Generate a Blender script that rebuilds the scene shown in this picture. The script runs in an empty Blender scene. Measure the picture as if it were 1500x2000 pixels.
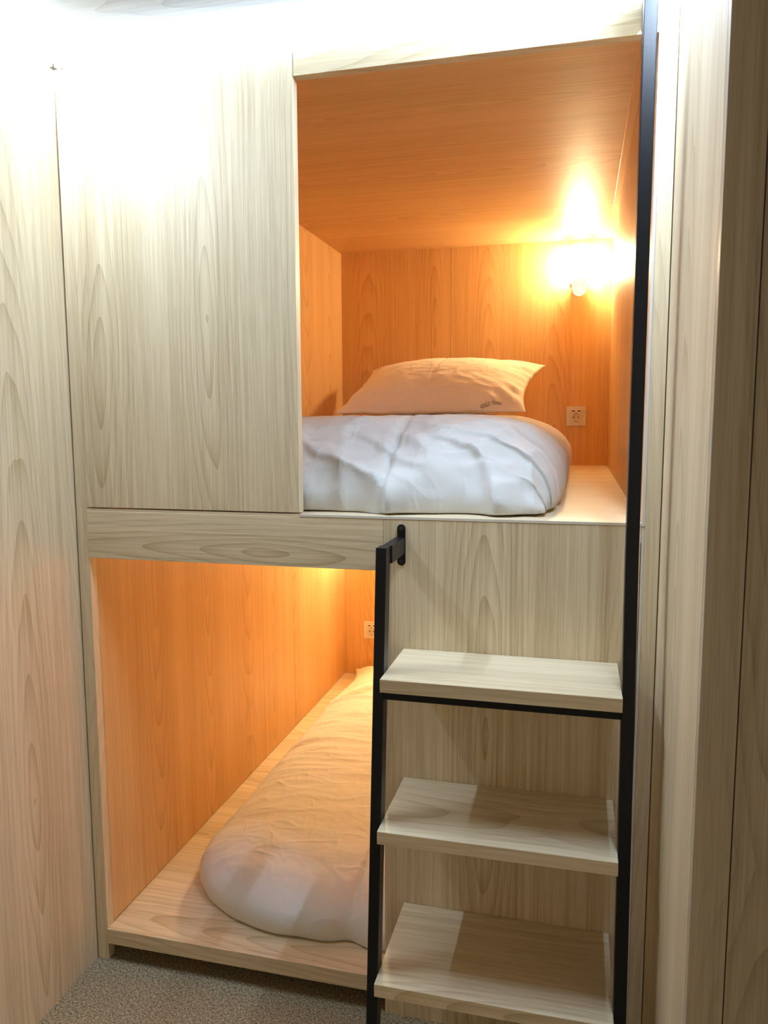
import bpy, bmesh, math, random
from mathutils import Vector, Matrix, noise

# ------------------------------------------------------------------ camera, world, exposure
scene = bpy.context.scene
COL = scene.collection
cam_d = bpy.data.cameras.new('camera')
cam = bpy.data.objects.new('camera', cam_d)
COL.objects.link(cam)
YAW, PITCH, ROLL, FPX = 0.2479, -0.1162, -0.0037, 1502.9
fw = Vector((-math.sin(YAW) * math.cos(PITCH), math.cos(YAW) * math.cos(PITCH), math.sin(PITCH)))
rt = Vector((math.cos(YAW), math.sin(YAW), 0))
up = rt.cross(fw)
cr, sr = math.cos(ROLL), math.sin(ROLL)
rt2, up2 = cr * rt + sr * up, -sr * rt + cr * up
M = Matrix((rt2, up2, -fw)).transposed().to_4x4()
M.translation = Vector((1.1442, -1.56, 1.3366))
cam.matrix_world = M
cam_d.sensor_fit = 'VERTICAL'
cam_d.sensor_height = 36.0
cam_d.lens = FPX / 2000 * 36.0
cam_d.clip_start = 0.02
scene.camera = cam

scene.view_settings.view_transform = 'Standard'
scene.view_settings.look = 'None'
scene.view_settings.gamma = 1
scene.view_settings.exposure = 0.88
scene.view_settings.use_curve_mapping = False
scene.cycles.use_denoising = True
scene.cycles.max_bounces = 10
scene.cycles.diffuse_bounces = 8
scene.cycles.sample_clamp_indirect = 6.0

world = bpy.data.worlds.new('world')
scene.world = world
world.use_nodes = True
world.node_tree.nodes['Background'].inputs[0].default_value = (1.0, 0.84, 0.62, 1)
world.node_tree.nodes['Background'].inputs[1].default_value = 0.22     # the dim corridor behind the camera

LED_POWER = 16.0       # face towards the room
LED_DOWN = 62.0        # face towards the floor
LED_SIDE = 90.0         # left wall strip: towards the room, towards the floor
LED_SIDE_DOWN = 200.0
LED_RIGHT = 115.0       # right wall strip
LED_RIGHT_DOWN = 370.0
LED_COLOR = (0.72, 0.94, 1.24)
LAMP_POWER = 128.0
LAMP_COLOR = (1.0, 0.83, 0.46)

# ------------------------------------------------------------------ measured layout (metres)
X_STILE = 0.0322; X_COVER = 0.5606; X_SEAM = 0.7479; X_RIGHT = 1.2665; X_POST0 = 1.2721
X_POST1 = 1.2997; X_WALLR = 1.3018; BACK = 2.027; ALCOVE = -0.523
Z_TOP = 2.109; Z_CEIL = 2.1345; Z_LINTEL = 2.0356; Z_UP = 1.1395; Z_RAIL0 = 1.0226; Z_RAIL1 = 1.1335
Z_LOW = 0.0847; Z_LOWB = 0.0462; Z_UPC = 2.1266; Z_LOWC = 1.100; TH = 0.025
STEPS = [(0.857, -0.207), (0.569, -0.233), (0.277, -0.260)]
LX0, LX1 = 0.792, 1.229

# ------------------------------------------------------------------ materials
def new_mat(name):
    m = bpy.data.materials.new(name); m.use_nodes = True
    nt = m.node_tree
    return m, nt, nt.nodes['Principled BSDF']

def N(nt, kind, **kw):
    n = nt.nodes.new(kind)
    for k, v in kw.items(): setattr(n, k, v)
    return n

def math_n(nt, op, a, b=None, c=None, clamp=False):
    n = nt.nodes.new('ShaderNodeMath'); n.operation = op; n.use_clamp = clamp
    for i, v in enumerate((a, b, c)):
        if v is None: continue
        if isinstance(v, (int, float)): n.inputs[i].default_value = v
        else: nt.links.new(v, n.inputs[i])
    return n.outputs[0]

WOODS = {}
def wood(grain='z', seed=0.0, light=(0.80, 0.67, 0.455), dark=(0.47, 0.35, 0.19), rough=0.42, width=0.30, contrast=1.0):
    key = (grain, seed, light, dark, rough, width, contrast)
    if key in WOODS: return WOODS[key]
    m, nt, bs = new_mat('wood_laminate_%s' % grain)
    L = nt.links.new
    pos = N(nt, 'ShaderNodeNewGeometry').outputs['Position']
    sep = N(nt, 'ShaderNodeSeparateXYZ'); L(pos, sep.inputs[0])
    X, Y, Z = sep.outputs
    a, b, al = {'z': (X, Y, Z), 'x': (Y, Z, X), 'y': (X, Z, Y)}[grain]
    A = math_n(nt, 'ADD', a, b)
    A = math_n(nt, 'ADD', A, seed * 0.37 + 3.0)
    AL = math_n(nt, 'ADD', al, seed * 1.7)
    def vec(sa, sl, w=0.0):
        c = N(nt, 'ShaderNodeCombineXYZ')
        L(math_n(nt, 'MULTIPLY', A, sa), c.inputs[0]); L(math_n(nt, 'MULTIPLY', AL, sl), c.inputs[1])
        c.inputs[2].default_value = w
        return c.outputs[0]
    def nz(v, detail=2.0, r=0.5):
        n = N(nt, 'ShaderNodeTexNoise'); n.inputs['Scale'].default_value = 1.0
        n.inputs['Detail'].default_value = detail; n.inputs['Roughness'].default_value = r
        L(v, n.inputs['Vector']); return n.outputs['Fac']
    wob = math_n(nt, 'SUBTRACT', nz(vec(9, 1.6, seed)), 0.5)
    wob2 = math_n(nt, 'SUBTRACT', nz(vec(4, 0.9, seed + 5)), 0.5)
    # cathedral grain: a log's rings cut by a nearly parallel plane, one log per veneer leaf
    cell = math_n(nt, 'DIVIDE', A, width)
    fl = math_n(nt, 'FLOOR', cell)
    wn = N(nt, 'ShaderNodeTexWhiteNoise', noise_dimensions='1D'); L(fl, wn.inputs['W'])
    rnd = wn.outputs['Value']
    u = math_n(nt, 'MULTIPLY', math_n(nt, 'SUBTRACT', math_n(nt, 'SUBTRACT', cell, fl), 0.5), width)
    u = math_n(nt, 'ADD', u, math_n(nt, 'MULTIPLY', wob2, 0.07))
    v = math_n(nt, 'PINGPONG', math_n(nt, 'MULTIPLY_ADD', rnd, 3.0, AL), 1.5)
    v = math_n(nt, 'MULTIPLY_ADD', v, 0.085, 0.008)
    r = math_n(nt, 'SQRT', math_n(nt, 'ADD', math_n(nt, 'MULTIPLY', u, u), math_n(nt, 'MULTIPLY', v, v)))
    r = math_n(nt, 'MULTIPLY_ADD', wob, 0.035, r)
    ring = math_n(nt, 'FRACT', math_n(nt, 'MULTIPLY', r, 85.0))
    ringd = math_n(nt, 'POWER', ring, 3.0)
    edge = math_n(nt, 'SMOOTH_MAX', 0.0, math_n(nt, 'SUBTRACT', 1.0, math_n(nt, 'MULTIPLY', math_n(nt, 'ABSOLUTE', u), 2.0 / width * 0.95)), 0.1)
    ringd = math_n(nt, 'MULTIPLY', ringd, edge)
    fine = nz(vec(260, 3.5, seed), 3.0, 0.65)
    mid = nz(vec(60, 0.8, seed + 2), 3.0, 0.6)
    broad = nz(vec(11, 0.25, seed + 9), 2.0, 0.5)
    pores = nz(vec(420, 14, seed + 4), 2.0, 0.7)
    contrast *= 1.2
    s = math_n(nt, 'MULTIPLY', ringd, 0.46 * contrast)
    s = math_n(nt, 'ADD', s, math_n(nt, 'MULTIPLY', math_n(nt, 'SUBTRACT', fine, 0.5), 1.0 * contrast))
    s = math_n(nt, 'ADD', s, math_n(nt, 'MULTIPLY', math_n(nt, 'SUBTRACT', mid, 0.5), 0.85 * contrast))
    s = math_n(nt, 'ADD', s, math_n(nt, 'MULTIPLY', math_n(nt, 'SUBTRACT', broad, 0.5), 0.85 * contrast))
    s = math_n(nt, 'ADD', s, math_n(nt, 'MULTIPLY', math_n(nt, 'SUBTRACT', pores, 0.5), 0.5 * contrast))
    s = math_n(nt, 'ADD', s, 0.24, clamp=True)
    mix = N(nt, 'ShaderNodeMix', data_type='RGBA')
    L(s, mix.inputs[0])
    mix.inputs[6].default_value = (*light, 1); mix.inputs[7].default_value = (*dark, 1)
    L(mix.outputs[2], bs.inputs['Base Color'])
    bs.inputs['Roughness'].default_value = rough
    bs.inputs['Specular IOR Level'].default_value = 0.4
    bmp = N(nt, 'ShaderNodeBump'); bmp.inputs['Strength'].default_value = 0.10; bmp.inputs['Distance'].default_value = 0.001
    L(fine, bmp.inputs['Height']); L(bmp.outputs[0], bs.inputs['Normal'])
    WOODS[key] = m
    return m

def plain(name, color, rough=0.5, spec=0.5, metal=0.0, bump=0.0, bscale=400):
    m, nt, bs = new_mat(name)
    bs.inputs['Base Color'].default_value = (*color, 1)
    bs.inputs['Roughness'].default_value = rough
    bs.inputs['Specular IOR Level'].default_value = spec
    bs.inputs['Metallic'].default_value = metal
    n = N(nt, 'ShaderNodeTexNoise'); n.inputs['Scale'].default_value = bscale
    tc = N(nt, 'ShaderNodeTexCoord'); nt.links.new(tc.outputs['Object'], n.inputs['Vector'])
    b = N(nt, 'ShaderNodeBump'); b.inputs['Strength'].default_value = bump; b.inputs['Distance'].default_value = 0.001
    nt.links.new(n.outputs['Fac'], b.inputs['Height']); nt.links.new(b.outputs[0], bs.inputs['Normal'])
    return m

def emitter(name, color, power, base=(0.9, 0.9, 0.9)):
    m, nt, bs = new_mat(name)
    bs.inputs['Base Color'].default_value = (*base, 1)
    bs.inputs['Emission Color'].default_value = (*color, 1)
    bs.inputs['Emission Strength'].default_value = power
    return m

def cloth(name, color, seed=0.0, bump=0.5):
    m, nt, bs = new_mat(name)
    L = nt.links.new
    bs.inputs['Base Color'].default_value = (*color, 1)
    bs.inputs['Roughness'].default_value = 0.75
    bs.inputs['Specular IOR Level'].default_value = 0.25
    bs.inputs['Sheen Weight'].default_value = 0.15
    tc = N(nt, 'ShaderNodeTexCoord')
    def nz(sx, sy, sz, sc, det=3.0):
        mp = N(nt, 'ShaderNodeMapping'); mp.inputs['Scale'].default_value = (sx, sy, sz); mp.inputs['Location'].default_value = (seed, seed * 2, 0)
        L(tc.outputs['Object'], mp.inputs[0])
        n = N(nt, 'ShaderNodeTexNoise'); n.inputs['Scale'].default_value = sc; n.inputs['Detail'].default_value = det
        n.inputs['Distortion'].default_value = 0.15
        L(mp.outputs[0], n.inputs['Vector']); return n.outputs['Fac']
    def crease(sx, sy, sc, w):
        d = math_n(nt, 'ABSOLUTE', math_n(nt, 'SUBTRACT', nz(sx, sy, 1, sc, 1.0), 0.5))
        return math_n(nt, 'SUBTRACT', 1.0, math_n(nt, 'MULTIPLY', d, w), clamp=True)
    h = math_n(nt, 'ADD', math_n(nt, 'MULTIPLY', nz(1, 1.8, 1, 9, 2.0), 1.0), math_n(nt, 'MULTIPLY', nz(1, 1, 1, 40), 0.06))
    h = math_n(nt, 'ADD', h, math_n(nt, 'MULTIPLY', math_n(nt, 'MULTIPLY', crease(1, 2.6, 5, 16), nz(1, 1, 1, 3)), 0.35))
    h = math_n(nt, 'ADD', h, math_n(nt, 'MULTIPLY', math_n(nt, 'MULTIPLY', crease(2.0, 1.2, 7, 14), nz(1, 1, 1, 4)), 0.25))
    h = math_n(nt, 'ADD', h, math_n(nt, 'MULTIPLY', nz(1, 1, 1, 900), 0.01))
    b = N(nt, 'ShaderNodeBump'); b.inputs['Strength'].default_value = bump; b.inputs['Distance'].default_value = 0.015
    L(h, b.inputs['Height']); L(b.outputs[0], bs.inputs['Normal'])
    return m

def carpet():
    m, nt, bs = new_mat('carpet_pile'); L = nt.links.new
    pos = N(nt, 'ShaderNodeNewGeometry').outputs['Position']
    def nz(s, rot, det=2.0):
        mp = N(nt, 'ShaderNodeMapping'); mp.inputs['Scale'].default_value = s; mp.inputs['Rotation'].default_value = (0, 0, rot)
        L(pos, mp.inputs[0]); n = N(nt, 'ShaderNodeTexNoise'); n.inputs['Scale'].default_value = 1.0; n.inputs['Detail'].default_value = det
        L(mp.outputs[0], n.inputs['Vector']); return n.outputs['Fac']
    f1 = nz((420, 160, 100), 0.6); f2 = nz((150, 330, 100), 0.2); f3 = nz((14, 14, 14), 0.0)
    s = math_n(nt, 'ADD', math_n(nt, 'MULTIPLY', f1, 0.55), math_n(nt, 'MULTIPLY', f2, 0.45))
    cr_ = N(nt, 'ShaderNodeValToRGB'); L(s, cr_.inputs[0])
    e = cr_.color_ramp.elements
    e[0].position = 0.36; e[0].color = (0.10, 0.075, 0.04, 1)
    e[1].position = 0.66; e[1].color = (0.62, 0.51, 0.33, 1)
    mid = e.new(0.5); mid.color = (0.31, 0.245, 0.15, 1)
    L(cr_.outputs[0], bs.inputs['Base Color'])
    bs.inputs['Roughness'].default_value = 0.95; bs.inputs['Specular IOR Level'].default_value = 0.1
    h = math_n(nt, 'ADD', s, math_n(nt, 'MULTIPLY', f3, 0.4))
    b = N(nt, 'ShaderNodeBump'); b.inputs['Strength'].default_value = 0.9; b.inputs['Distance'].default_value = 0.004
    L(h, b.inputs['Height']); L(b.outputs[0], bs.inputs['Normal'])
    return m

EDGE = plain('pale_edge_banding', (0.72, 0.66, 0.56), 0.5)
BLACK = plain('black_powder_coat', (0.006, 0.006, 0.007), 0.38, 0.28, bump=0.15, bscale=900)
BOLT = plain('black_screw', (0.02, 0.02, 0.024), 0.3, 0.6)
DARKHOLE = plain('dark_socket_hole', (0.02, 0.015, 0.01), 0.8)
PLASTIC = plain('ivory_plastic', (0.78, 0.74, 0.66), 0.35)
PLASTIC2 = plain('ivory_plastic_recess', (0.66, 0.62, 0.54), 0.4)
WHITEPL = plain('white_lamp_plastic', (0.85, 0.83, 0.80), 0.35)
LEDM = emitter('led_diffuser', LED_COLOR, LED_POWER)
LEDD = emitter('led_diffuser_down', LED_COLOR, LED_DOWN)
ALU = plain('white_aluminium_channel', (0.8, 0.8, 0.8), 0.4)
LAMPM = emitter('lamp_diffuser', LAMP_COLOR, LAMP_POWER)
CAPM = emitter('lamp_cap_glow', (1.0, 0.85, 0.6), 8.0)
HOUSM = emitter('lamp_housing_glow', (1.0, 0.86, 0.72), 0.5)
LAMPM2 = emitter('lamp_diffuser_lower', LAMP_COLOR, LAMP_POWER * 2.5)
DUVET = cloth('duvet_cotton', (0.64, 0.625, 0.59), 1.0)
DUVET2 = cloth('duvet_cotton_lower', (0.73, 0.72, 0.68), 7.0, 0.4)
PILLOW = cloth('pillow_cotton', (0.90, 0.89, 0.82), 3.0)
THREAD = plain('grey_embroidery_thread', (0.25, 0.2, 0.14), 0.6)
INK = plain('grey_print', (0.15, 0.12, 0.12), 0.6)

# ------------------------------------------------------------------ builders
def finish(bm, name, mat, parent=None, smooth=False, bevel=0.0, at=(0, 0, 0)):
    bmesh.ops.recalc_face_normals(bm, faces=bm.faces[:])
    if at != (0, 0, 0):
        bmesh.ops.translate(bm, verts=bm.verts[:], vec=-Vector(at))
    me = bpy.data.meshes.new(name); bm.to_mesh(me); bm.free()
    for p in me.polygons: p.use_smooth = smooth
    me.materials.append(mat)
    o = bpy.data.objects.new(name, me); COL.objects.link(o)
    if parent is not None: o.parent = parent
    elif at != (0, 0, 0): o.location = at
    if bevel:
        b = o.modifiers.new('bevel', 'BEVEL'); b.width = bevel; b.segments = 2; b.limit_method = 'ANGLE'
    return o

def origin_of(parent):
    """world position of a parent chain (rotations are never used here)"""
    v = Vector((0, 0, 0))
    while parent is not None:
        v += Vector(parent.location); parent = parent.parent
    return tuple(v)

def add_box(bm, x0, x1, y0, y1, z0, z1):
    vs = [bm.verts.new((x, y, z)) for x in (x0, x1) for y in (y0, y1) for z in (z0, z1)]
    for f in ((0, 1, 3, 2), (4, 6, 7, 5), (0, 4, 5, 1), (2, 3, 7, 6), (0, 2, 6, 4), (1, 5, 7, 3)):
        bm.faces.new([vs[i] for i in f])

def board(name, mat, x0, x1, y0, y1, z0, z1, parent=None, bevel=0.0006):
    bm = bmesh.new(); add_box(bm, x0, x1, y0, y1, z0, z1)
    return finish(bm, name, mat, parent, bevel=bevel, at=origin_of(parent))

def prism(bm, pts, ax, lo, hi):
    """extrude a closed 2-D outline along axis ax ('x','y','z') from lo to hi"""
    def P(p, t):
        return {'x': (t, p[0], p[1]), 'y': (p[0], t, p[1]), 'z': (p[0], p[1], t)}[ax]
    a = [bm.verts.new(P(p, lo)) for p in pts]; b = [bm.verts.new(P(p, hi)) for p in pts]
    bm.faces.new(a); bm.faces.new(b[::-1])
    n = len(pts)
    for i in range(n): bm.faces.new((a[i], b[i], b[(i + 1) % n], a[(i + 1) % n]))

def lathe(bm, prof, c, axis='z', seg=32):
    """prof: list of (radius, height) ; closed with fans at zero radius"""
    rings = []
    for r, h in prof:
        ring = []
        for i in range(seg):
            t = 2 * math.pi * i / seg
            p = (r * math.cos(t), r * math.sin(t), h)
            if axis == 'y': p = (p[0], h, p[1])
            if axis == 'x': p = (h, p[0], p[1])
            ring.append(bm.verts.new(Vector(c) + Vector(p)))
        rings.append(ring)
    for k in range(len(rings) - 1):
        for i in range(seg):
            bm.faces.new((rings[k][i], rings[k][(i + 1) % seg], rings[k + 1][(i + 1) % seg], rings[k + 1][i]))
    bm.faces.new(rings[0]); bm.faces.new(rings[-1])

def thing(name, label, cat, loc=(0, 0, 0), group=None):
    o = bpy.data.objects.new(name, None); COL.objects.link(o)
    o.location = loc; o.empty_display_size = 0.05
    o['label'] = label; o['category'] = cat
    if group: o['group'] = group
    return o

def tag(o, label, cat, group=None):
    o['label'] = label; o['category'] = cat
    if group: o['group'] = group
    return o

def struct(o):
    o['kind'] = 'structure'; return o

def text_mesh(body, size, depth, name, mat, parent, mw, shear=0.0):
    cu = bpy.data.curves.new(name, 'FONT'); cu.body = body; cu.size = size; cu.extrude = depth; cu.shear = shear
    cu.align_x = 'CENTER'; cu.align_y = 'CENTER'
    tmp = bpy.data.objects.new('tmp_text', cu); COL.objects.link(tmp)
    dg = bpy.context.evaluated_depsgraph_get()
    me = bpy.data.meshes.new_from_object(tmp.evaluated_get(dg))
    bpy.data.objects.remove(tmp); bpy.data.curves.remove(cu)
    me.name = name
    me.transform(mw)
    me.transform(Matrix.Translation(-Vector(origin_of(parent))))
    me.materials.clear(); me.materials.append(mat)
    o = bpy.data.objects.new(name, me); COL.objects.link(o); o.parent = parent
    return o

def copy_tree(o, loc=None, parent=None):
    c = o.copy(); COL.objects.link(c)
    if parent is not None: c.parent = parent
    for ch in [q for q in bpy.data.objects if q.parent == o]:
        copy_tree(ch, None, c)
    if loc is not None: c.location = loc
    return c

# ------------------------------------------------------------------ room shell
W = lambda s: wood('z', s)
struct(board('floor', carpet(), -1.2, 3.0, -3.0, BACK + 0.05, -0.04, 0.0, bevel=0))
struct(board('ceiling', wood('x', 21.0, light=(0.34, 0.32, 0.29), dark=(0.19, 0.17, 0.145)), -1.2, 3.0, -3.0, 0.03, Z_CEIL, Z_CEIL + 0.03, bevel=0))
struct(board('wall_left', wood('z', 3.3, width=0.26), -0.05, 0.0, -3.0, 0.12, 0.0, Z_TOP, bevel=0))
struct(board('wall_right', wood('z', 8.1, contrast=0.8, rough=0.6), X_WALLR, X_WALLR + 0.02, ALCOVE + 0.0015, 0.03, 0.0, Z_CEIL, bevel=0.001))
wood_shaded = wood('z', 14.2, light=(0.56, 0.47, 0.34), dark=(0.30, 0.235, 0.15), width=0.22)  # same laminate in darker colours, with this wall's shade put into them
struct(board('wall_front', wood_shaded, X_WALLR, 1.3470, ALCOVE - 0.02, ALCOVE, 0.0, Z_CEIL, bevel=0.0008))
struct(board('wall_front', wood_shaded, 1.3485, 2.6, ALCOVE - 0.02, ALCOVE, 0.0, Z_CEIL, bevel=0.0008))

# ------------------------------------------------------------------ LED strips in the ceiling corner
def led(name, x0, x1, y0, y1, label, runs, mat, mat2):
    t = thing(name, label, 'LED strip', ((x0 + x1) / 2, (y0 + y1) / 2, Z_TOP), 'LED strips along the ceiling')
    d = board('diffuser', mat, x0, x1, y0, y1, Z_TOP + 0.002, Z_CEIL - 0.001, t, bevel=0)
    d.data.materials.append(mat2)
    for p in d.data.polygons:
        if p.normal.z < -0.9: p.material_index = 1
    if runs == 'x': board('channel', ALU, x0, x1, y1, y1 + 0.004, Z_TOP + 0.001, Z_CEIL, t, bevel=0)
    else: board('channel', ALU, x0 - 0.004 if x0 < 0.5 else x1, x0 if x0 < 0.5 else x1 + 0.004, y0, y1, Z_TOP + 0.001, Z_CEIL, t, bevel=0)
led('led_strip', 0.012, X_WALLR - 0.014, -0.008, 0.0, 'glowing white LED strip above the bunk front, under the wood ceiling', 'x', LEDM, LEDD)
SIDE = emitter('led_diffuser_side', LED_COLOR, LED_SIDE), emitter('led_diffuser_side_down', LED_COLOR, LED_SIDE_DOWN)
RIGHT = emitter('led_diffuser_right', LED_COLOR, LED_RIGHT), emitter('led_diffuser_right_down', LED_COLOR, LED_RIGHT_DOWN)
led('led_strip', X_WALLR - 0.0125, X_WALLR - 0.0045, ALCOVE + 0.004, -0.012, 'white LED strip along the top of the right wall beside the ladder', 'y', *RIGHT)
led('led_strip', 0.0, 0.008, ALCOVE, -0.010, 'glowing white LED strip along the top of the left wall', 'y', *SIDE)

# ------------------------------------------------------------------ built-in bunk
B = thing('built_in_bunk', 'floor-to-ceiling built-in double bunk in pale oak laminate with two lit sleeping boxes', 'bunk bed', (0.66, 0.0, 0.0))
F0, F1 = 0.0, TH
board('stile', wood('z', 5.0, contrast=0.7), 0.0028, X_STILE, 0.004, 0.03, 0.0, Z_TOP, B)
board('stile', wood('z', 6.0, contrast=0.7), X_POST0, X_POST1, F0, F1, 0.0, Z_TOP, B)
board('cover_panel', wood('z', 11.0, width=0.27), X_STILE + 0.0024, X_COVER, F0, F1, Z_UP + 0.003, Z_TOP, B)
board('header_board', wood('x', 12.0), X_COVER + 0.0016, X_POST0 - 0.0005, F0, F1, Z_LINTEL, Z_TOP, B)
board('rail_board', wood('x', 13.0, contrast=1.15), X_STILE + 0.001, X_SEAM - 0.0008, F0, F1, Z_RAIL0, Z_RAIL1, B)
board('front_panel', wood('z', 16.4, width=0.34, contrast=1.1), X_SEAM, X_RIGHT - 0.0015, F0, F1, 0.0, Z_RAIL1, B)
upf = board('upper_platform', wood('x', 17.0, width=0.4, contrast=0.7), X_STILE, X_RIGHT, 0.001, BACK, Z_LOWC, Z_UP, B)
upf['label'] = 'upper bunk floor board'
board('platform_edging', EDGE, X_COVER + 0.0005, X_POST0 - 0.0005, -0.001, 0.001, Z_RAIL1 + 0.0008, Z_UP, B, bevel=0)
lpf = board('lower_platform', wood('x', 18.0, width=0.4), X_STILE + 0.0006, X_RIGHT, 0.0, BACK, Z_LOWB, Z_LOW, B)
board('plinth', plain('plinth_shadow_tone', (0.05, 0.045, 0.04), 0.8), X_STILE, X_RIGHT, 0.14, 0.16, 0.0, Z_LOWB, B)  # plinth coloured near-black to stand for the shadow under the lower platform
# inner linings of both sleeping boxes
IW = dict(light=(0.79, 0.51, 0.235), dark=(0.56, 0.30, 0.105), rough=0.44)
def lining(z0, z1, s):
    board('back_panel', wood('z', s, width=0.31, **IW), 0.014, 0.555 - 0.0006, BACK, BACK + 0.018, z0, z1, B)
    board('back_panel', wood('z', s + 1, width=0.31, **IW), 0.555 + 0.0006, 1.285, BACK, BACK + 0.018, z0, z1, B)
    ys = [0.012, 1.012, 1.325, BACK]
    for i in range(3):
        board('side_panel', wood('z', s + 2 + i, contrast=0.9, **IW), X_STILE - 0.018, X_STILE, ys[i] + (0.0006 if i else 0.0188), ys[i + 1] - (0.0006 if i < 2 else 0.0), z0, z1, B)
    board('side_panel', wood('z', s + 6, contrast=0.9, **IW), X_RIGHT, X_RIGHT + 0.018, 0.0255, BACK, z0, z1, B)
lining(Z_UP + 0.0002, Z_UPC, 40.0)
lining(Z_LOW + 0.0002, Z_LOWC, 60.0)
board('side_edging', EDGE, X_RIGHT, X_POST0 - 0.0004, 0.0005, 0.0255, 0.0, Z_LINTEL, B, bevel=0)
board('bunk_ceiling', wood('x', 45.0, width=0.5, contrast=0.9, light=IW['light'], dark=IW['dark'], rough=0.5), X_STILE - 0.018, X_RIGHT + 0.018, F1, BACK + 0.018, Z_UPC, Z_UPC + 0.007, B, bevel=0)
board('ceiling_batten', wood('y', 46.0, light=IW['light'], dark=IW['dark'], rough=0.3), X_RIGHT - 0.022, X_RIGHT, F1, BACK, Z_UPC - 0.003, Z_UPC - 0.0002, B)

# ------------------------------------------------------------------ ladder
def sy(z):  # front face of the leaning stringers
    return -0.150 - 0.100 * (1.096 - z) if z < 1.096 else -0.150
D_S = 0.035
LAD = thing('bunk_ladder', 'black metal ladder with three pale wooden treads fixed to the bunk front', 'ladder', (1.01, -0.2, 0.0))
at = origin_of(LAD)
def stringer(x0, x1, ztop):
    bm = bmesh.new()
    if ztop > 1.2:
        pts = [(sy(0.0), 0.0), (sy(0.0) + D_S, 0.0), (-0.150 + D_S, 1.096), (-0.150 + D_S, ztop), (-0.150, ztop), (-0.150, 1.096)]
    else:
        pts = [(sy(0.0), 0.0), (sy(0.0) + D_S, 0.0), (-0.150 + D_S, ztop), (-0.150, ztop)]
    prism(bm, pts, 'x', x0, x1)
    return finish(bm, 'stringer', BLACK, LAD, bevel=0.0015, at=at)
stringer(0.7705, LX0 - 0.0003, 1.097)
stringer(LX1 + 0.0003, 1.2515, 2.097)
for i, (z, yf) in enumerate(STEPS):
    board('tread', wood('x', 80.0 + 3 * i, width=0.33), LX0, LX1, yf, -0.0008, z - 0.0255, z, LAD, bevel=0.0008)
    zz = z - 0.026
    h = 0.024 if i == 0 else 0.012
    yb = sy(zz)
    board('crossbar', BLACK, LX0, LX1, yb, yb + 0.03, zz - h, zz, LAD, bevel=0.001)
def bracket(xc, x0, x1, z0, z1, zp0, zp1):
    arm = board('bracket_arm', BLACK, x0, x1, -0.150 + D_S - 0.001, -0.003, z0, z1, LAD, bevel=0.0015)
    w = 0.0088
    bm = bmesh.new(); pts = []
    for k in range(13):
        t = math.pi * k / 12; pts.append((xc + w * math.cos(t), zp1 - w + w * math.sin(t)))
    for k in range(13):
        t = math.pi + math.pi * k / 12; pts.append((xc + w * math.cos(t), zp0 + w + w * math.sin(t)))
    prism(bm, pts, 'y', -0.004, -0.0003)
    pl = finish(bm, 'mounting_plate', BLACK, arm, bevel=0.0005, at=at)
    for zc in (zp0 + w, zp1 - w):
        bm = bmesh.new(); lathe(bm, [(0.0042, -0.004), (0.0038, -0.0056), (0.0018, -0.0058), (0.0016, -0.0048)], (xc, 0, zc), 'y', 16)
        finish(bm, 'screw', BOLT, arm, smooth=False, at=at)
bracket(0.7872, 0.7745, 0.7950, 1.0615, 1.097, 1.0366, 1.1240)
bracket(1.2445, 1.2350, 1.2510, 2.0610, 2.097, 2.0345, 2.1080)

# ------------------------------------------------------------------ duvets
def corner_map(px, py, x0, x1, y0, y1, R):
    """square patch -> elliptical corner; R = dict of (rx, ry) for corners (sx, sy)"""
    cx, cy = (x0 + x1) / 2, (y0 + y1) / 2
    sx, sy_ = (-1 if px < cx else 1), (-1 if py < cy else 1)
    rx, ry = R[(sx, sy_)]
    ex = x0 if sx < 0 else x1; ey = y0 if sy_ < 0 else y1
    kx, ky = ex - sx * rx, ey - sy_ * ry
    a, b = (px - kx) * sx / rx, (py - ky) * sy_ / ry
    if a > 0 and b > 0:
        a2 = a * math.sqrt(1 - b * b / 2); b2 = b * math.sqrt(1 - a * a / 2)
        return kx + sx * a2 * rx, ky + sy_ * b2 * ry
    return px, py

def ridged(p):
    return 1 - abs(noise.noise(p)) * 2.2

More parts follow.
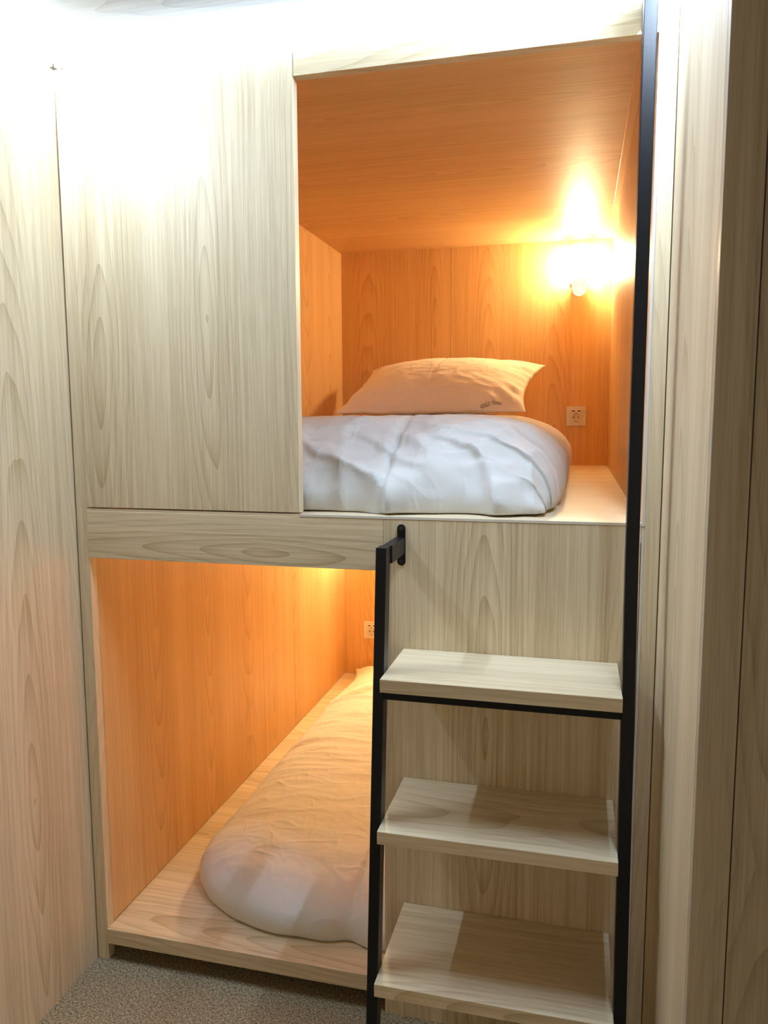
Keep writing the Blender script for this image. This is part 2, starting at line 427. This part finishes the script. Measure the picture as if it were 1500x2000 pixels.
def pad(name, mat, x0, x1, y0, y1, base, H, roll, R, wr, nx=150, ny=230, belly=0.35, powr=2.0, at=(0, 0, 0), hfun=None):
    def grid(n, lo, hi, r):
        # denser near both ends
        out = []
        L = hi - lo; k = 0.34
        for i in range(n + 1):
            t = i / n
            t2 = t - k * math.sin(4 * math.pi * t) / (4 * math.pi) if False else t
            # edge clustering
            t2 = 0.5 - 0.5 * math.cos(math.pi * t)
            out.append(lo + L * (0.55 * t2 + 0.45 * t))
        return out
    gx, gy = grid(nx, x0, x1, roll), grid(ny, y0, y1, roll)
    bm = bmesh.new(); top, bot = {}, {}
    for j, yy in enumerate(gy):
        for i, xx in enumerate(gx):
            d = min((xx - x0) , (x1 - xx), (yy - y0) , (y1 - yy))
            rollx = min(1.0, min(xx - x0, x1 - xx) / roll[0]); rolly = min(1.0, min(yy - y0, y1 - yy) / roll[1])
            fx = (1 - (1 - rollx) ** powr) ** (1 / powr); fy = (1 - (1 - rolly) ** powr) ** (1 / powr)
            f = fx * fy
            X, Y = corner_map(xx, yy, x0, x1, y0, y1, R)
            hh = H * (hfun(X, Y) if hfun else 1.0)
            mid = (belly(X, Y) if callable(belly) else belly) * hh
            zt = mid + (hh - mid) * f
            zb = mid * (1 - min(1.0, f * 3.0) ** 0.7)
            dx, dy, dz = wr(X, Y, f)
            top[(i, j)] = bm.verts.new((X + dx, Y + dy, base + zt + dz))
            edge = i in (0, nx) or j in (0, ny)
            if not edge:
                bot[(i, j)] = bm.verts.new((X + dx, Y + dy, base + max(0.0008, zb)))
            else:
                bot[(i, j)] = top[(i, j)]
    for j in range(ny):
        for i in range(nx):
            bm.faces.new([top[k] for k in ((i, j), (i + 1, j), (i + 1, j + 1), (i, j + 1))])
            q = [bot[k] for k in ((i, j), (i, j + 1), (i + 1, j + 1), (i + 1, j))]
            if len(set(q)) >= 3:
                try: bm.faces.new(q)
                except ValueError: pass
    return finish(bm, name, mat, None, smooth=True, at=at)

def gauss(x, c, w): return math.exp(-((x - c) / w) ** 2)

def wr_up(X, Y, f):
    side = 1 - f
    n1 = ridged(Vector((X * 5.0, Y * 2.4, 1.3)))
    n2 = ridged(Vector((X * 9.0 + Y * 3, Y * 7.0 - X * 2, 4.1)))
    n3 = noise.noise(Vector((X * 2.3, Y * 2.3, 7.7)))
    front = gauss(Y, 0.04, 0.30)
    rightside = gauss(X, 1.09, 0.20) * min(1, Y / 0.3)
    r_w = ridged(Vector((X * 2.0, Y * 16.0 + X * 5, 2.2)))
    f_w = ridged(Vector((X * 7.0 + Y * 4, Y * 12.0 + X * 3, 9.2)))
    dz = 0.006 * n3 + 0.005 * n1 + front * (0.008 * max(0, f_w) ** 2 + 0.008 * max(0, n2) ** 2) + rightside * 0.007 * r_w
    low = gauss(Y, 0.05, 0.14)
    dz += low * 0.010 * ridged(Vector((X * 11.0 + Y * 9, Y * 20.0 - X * 6, 6.2)))
    dz -= 0.010 * gauss(X, 0.735, 0.006) * (0.35 + front)
    dx = rightside * 0.012 * (r_w - 0.6); dy = -front * (0.030 * (max(0, f_w) ** 2 - 0.5) + 0.010 * (max(0, n2) ** 2 - 0.5)) + front * 0.012 * gauss(X, 0.735, 0.007)
    dy -= front * 0.030 * noise.noise(Vector((X * 5.0 + Y * 6, Y * 9.0 - X * 2, 3.3)))
    dz += front * 0.016 * noise.noise(Vector((X * 6.0 - Y * 5, Y * 8.0, 5.3)))
    dx *= side ** 0.5; dy *= side ** 0.5
    if X > 0.9: dx -= 0.030 * gauss(Y, 0.04, 0.16) * min(1, (X - 0.9) / 0.2)
    if f < 0.25: dz *= f / 0.25
    return dx, dy, dz

RS = {(-1, -1): (0.05, 0.05), (1, -1): (0.012, 0.015), (-1, 1): (0.1, 0.1), (1, 1): (0.12, 0.14)}
dv = pad('duvet', DUVET, 0.12, 1.112, 0.040, 1.88, Z_UP, 0.212, (0.27, 0.30), RS, wr_up, belly=lambda X, Y: 0.05 + 0.25 * min(1.0, max(0.0, (Y - 0.06) / 0.35)), powr=2.0, at=(0.6, 0.95, Z_UP),
         hfun=lambda X, Y: 1.0 - 0.12 * gauss(Y, 0.0, 0.28) + 0.02 * min(1, max(0, (Y - 0.6)))
         + 1.3 * min(0.3, max(0.0, Y - 1.56)) * gauss(X, 0.58, 0.25))
tag(dv, 'puffy white duvet with rounded front edge in the upper bunk, under the pillow', 'duvet', 'duvets on the bunk platforms')

def wr_low(X, Y, f):
    side = 1 - f
    n1 = ridged(Vector((X * 2.2, Y * 9.0 + 1.5 * X, 11.3)))
    n2 = ridged(Vector((X * 8.0 + Y * 3, Y * 7.0 - X * 2, 14.1)))
    n3 = noise.noise(Vector((X * 2.3, Y * 2.3, 17.7)))
    n4 = ridged(Vector((X * 4.0 + 2 * Y, Y * 22.0 - 3 * X, 19.7)))
    mid = gauss(Y, 1.0, 0.45)
    front = gauss(Y, 0.1, 0.25)
    left = gauss(X, 0.13, 0.12)
    dz = 0.006 * n3 + mid * (0.006 * n1 + 0.004 * n4) + front * 0.004 * n2 + left * 0.004 * n4
    dz -= 0.010 * gauss(X, 0.632 + 0.05 * Y, 0.006) * (0.2 + front)
    dz += 0.012 * gauss(Y, 1.36, 0.02) - 0.006 * gauss(Y, 1.39, 0.01)
    dy = front * (0.020 * gauss(X, 0.632, 0.035) + 0.008 * (n2 - 0.6)); dx = left * 0.010 * (n4 - 0.6)
    dx *= side ** 0.5; dy *= side ** 0.5
    if f < 0.25: dz *= f / 0.25
    return dx, dy, dz
RL = {(-1, -1): (0.33, 0.27), (1, -1): (0.33, 0.27), (-1, 1): (0.08, 0.08), (1, 1): (0.08, 0.08)}
dl = pad('duvet', DUVET2, 0.145, 1.09, 0.070, 1.55, Z_LOW, 0.138, (0.24, 0.24), RL, wr_low, belly=0.28, powr=2.0, at=(0.6, 0.85, Z_LOW))
tag(dl, 'white duvet with rounded corner lying on the lower bunk platform', 'duvet', 'duvets on the bunk platforms')

# ------------------------------------------------------------------ pillows
def pillow_mesh(w, d, t, seed, droop, nx=90, ny=70):
    bm = bmesh.new(); T, Bt = {}, {}
    for j in range(ny + 1):
        for i in range(nx + 1):
            u, v = -1 + 2 * i / nx, -1 + 2 * j / ny
            u2 = math.sin(u * math.pi / 2) * 0.5 + u * 0.5; v2 = math.sin(v * math.pi / 2) * 0.5 + v * 0.5
            x = w / 2 * u2 * (1 - 0.10 * (1 - v2 * v2)); y = d / 2 * v2 * (1 - 0.13 * (1 - u2 * u2))
            f = max(0.0, (1 - u2 ** 2)) ** 0.55 * max(0.0, (1 - v2 ** 2)) ** 0.55
            p = Vector((x * 7, y * 7, seed))
            wrk = 0.006 * (ridged(p) - 0.5) * min(1, f * 2.5) * (1.4 - f)
            ang = math.atan2(v2, u2)
            wrk += 0.006 * math.sin(ang * 26 + 3 * noise.noise(p)) * gauss(f, 0.3, 0.2) * gauss(abs(u2 * v2), 0.5, 0.4)
            wrk += 0.0035 * (ridged(Vector((x * 12 + y * 5, y * 22, seed + 2))) - 0.6) * min(1, f * 2) * gauss(v2, -0.6, 0.5)
            wrk -= 0.004 * gauss(x, 0.0, 0.004)
            dz = -0.022 * (1 - u2 * u2) * min(1.0, max(0.0, (-v2 - 0.35) / 0.65)) ** 2 if droop else 0.0
            T[(i, j)] = bm.verts.new((x, y, t / 2 * f + dz + wrk * (1 if f > 0.02 else f * 50)))
            if i in (0, nx) or j in (0, ny): Bt[(i, j)] = T[(i, j)]
            else: Bt[(i, j)] = bm.verts.new((x, y, dz * 0.9 - t / 2 * f * (0.04 if droop else 0.12)))
    for j in range(ny):
        for i in range(nx):
            bm.faces.new([T[k] for k in ((i, j), (i + 1, j), (i + 1, j + 1), (i, j + 1))])
            q = [Bt[k] for k in ((i, j), (i, j + 1), (i + 1, j + 1), (i + 1, j))]
            if len(set(q)) >= 3:
                try: bm.faces.new(q)
                except ValueError: pass
    return bm

def pillow(label, loc, rot, w, d, t, seed, droop=False):
    o = finish(pillow_mesh(w, d, t, seed, droop), 'pillow', PILLOW, None, smooth=True)
    o.location = loc; o.rotation_euler = rot
    tag(o, label, 'pillow', 'pillows on the bunks')
    return o
pw = pillow('plump cream pillow with pointed corners leaning on the upper bunk duvet', (0.575, 1.690, 1.475), (math.radians(25), 0, math.radians(-7)), 0.80, 0.48, 0.23, 2.0, True)
pl = pillow('pale pillow at the far end of the lower bunk, partly behind the ladder', (0.55, 1.790, 0.108), (math.radians(2), 0, 0), 0.92, 0.44, 0.24, 5.0)

# ------------------------------------------------------------------ socket outlets
def socket(loc, label):
    t = thing('power_socket', label, 'socket', loc, 'power sockets on the back panels')
    x, y, z = loc
    board('face_plate', PLASTIC, x - 0.043, x + 0.043, y - 0.009, y - 0.0004, z - 0.043, z + 0.043, t, bevel=0.0015)
    ins = board('insert', PLASTIC, x - 0.028, x + 0.028, y - 0.0115, y - 0.009, z - 0.027, z + 0.030, t, bevel=0.001)
    # round recess with rim
    zc = z - 0.005
    bm = bmesh.new()
    lathe(bm, [(0.0205, -0.0012), (0.0205, -0.0035), (0.0185, -0.0035), (0.0178, -0.0008)], (x, y - 0.0115, zc), 'y', 36)
    finish(bm, 'recess', PLASTIC2, t, smooth=False, at=loc)
    for s in (-1, 1):
        bm = bmesh.new(); lathe(bm, [(0.0030, -0.0010), (0.0028, -0.0016)], (x + s * 0.0095, y - 0.0125, zc), 'y', 16)
        finish(bm, 'pin_hole', DARKHOLE, t, at=loc)
        board('earth_clip', DARKHOLE, x - 0.0025, x + 0.0025, y - 0.0152, y - 0.0135, zc + s * 0.0185 - 0.0015, zc + s * 0.0185 + 0.0015, t, bevel=0)
        board('usb_port', DARKHOLE, x + s * 0.0125 - 0.0062, x + s * 0.0125 + 0.0062, y - 0.0119, y - 0.0113, z + 0.0205, z + 0.0250, t, bevel=0)
    return t
s1 = socket((1.128, BACK, 1.360), 'square ivory power socket on the upper bunk back panel below the lamp')
s2 = copy_tree(s1, (0.175, BACK, 0.3165)); s2['label'] = 'square ivory power socket in the lower bunk, half behind the ladder rail'

# ------------------------------------------------------------------ reading lamps
def lamp(loc, label):
    """loc: centre of the tube on the wall, at the level of the cap's underside"""
    t = thing('wall_lamp', label, 'lamp', loc, 'reading lamps on the back panels')
    x, y, z = loc
    r = 0.030
    # back plate and deeper rounded foot of the housing
    bm = bmesh.new(); pts = [(x - r, z - 0.117), (x - r, z - 0.155)]
    for k in range(1, 16):
        a = math.pi + math.pi * k / 16; pts.append((x + r * math.cos(a), z - 0.155 + r * math.sin(a)))
    pts += [(x + r, z - 0.155), (x + r, z - 0.117)]
    prism(bm, pts, 'y', y - 0.086, y - 0.0004)
    finish(bm, 'housing', HOUSM, t, bevel=0.004, at=loc)
    board('back_plate', WHITEPL, x - 0.028, x + 0.028, y - 0.006, y - 0.0004, z - 0.117, z, t, bevel=0.001)
    # glowing tube
    bm = bmesh.new()
    lathe(bm, [(0.0270, -0.1165), (0.0305, -0.113), (0.0305, -0.0005)], (x, y - 0.056, z), 'z', 32)
    finish(bm, 'tube', LAMPM, t, smooth=True, at=loc)
    bm = bmesh.new()
    lathe(bm, [(0.030, 0.0), (0.044, 0.001), (0.047, 0.006), (0.047, 0.014), (0.044, 0.0185), (0.020, 0.020)], (x, y - 0.0500, z), 'z', 40)
    finish(bm, 'cap', CAPM, t, smooth=True, at=loc)
    bm = bmesh.new()
    lathe(bm, [(0.006, 0.0), (0.012, 0.004), (0.013, 0.012), (0.008, 0.017)], (x - r - 0.012, y - 0.050, z - 0.142), 'x', 20)
    finish(bm, 'swivel_knob', WHITEPL, t, smooth=True, at=loc)
    rot = Matrix.Rotation(math.pi / 2, 4, 'X')
    for s, ch in ((-1, '1'), (1, '2')):
        text_mesh(ch, 0.013, 0.0002, 'marking', INK, t, Matrix.Translation((x + s * 0.013, y - 0.0864, z - 0.142)) @ rot)
        board('marking', INK, x + s * 0.013 - 0.004, x + s * 0.013 + 0.004, y - 0.0866, y - 0.0859, z - 0.1555, z - 0.1535, t, bevel=0)
    return t
l1 = lamp((1.128, BACK, 2.070), 'glowing white tube lamp with round cap on the upper bunk back panel')
l2 = copy_tree(l1, (0.178, BACK, 1.025)); l2['label'] = 'glowing tube lamp hidden high in the lower bunk behind the rail board'
for o in bpy.data.objects:
    if o.parent == l2 and o.name.startswith('tube'):
        o.data = o.data.copy(); o.data.materials[0] = LAMPM2

# ------------------------------------------------------------------ embroidery on the upper pillow
from mathutils.bvhtree import BVHTree
def embroider(body, size, cx, cy):
    cu = bpy.data.curves.new('embroidery', 'FONT'); cu.body = body; cu.size = size; cu.extrude = 0.0003; cu.shear = 0.2
    cu.align_x = 'CENTER'
    tmp = bpy.data.objects.new('tmp_text', cu); COL.objects.link(tmp)
    dg = bpy.context.evaluated_depsgraph_get()
    me = bpy.data.meshes.new_from_object(tmp.evaluated_get(dg))
    bpy.data.objects.remove(tmp); bpy.data.curves.remove(cu)
    me.name = 'embroidery'
    b = bmesh.new(); b.from_mesh(pw.data); tree = BVHTree.FromBMesh(b)
    for v in me.vertices:
        h = tree.ray_cast(Vector((v.co.x + cx, v.co.y + cy, 1)), Vector((0, 0, -1)))[0]
        if h: v.co = Vector((h.x, h.y, h.z + 0.0020 + v.co.z))
    b.free()
    me.materials.clear(); me.materials.append(THREAD)
    o = bpy.data.objects.new('embroidery', me); COL.objects.link(o); o.parent = pw
    o['label'] = 'small grey embroidered lettering'
embroider('uplus hotel', 0.019, 0.258, -0.212)
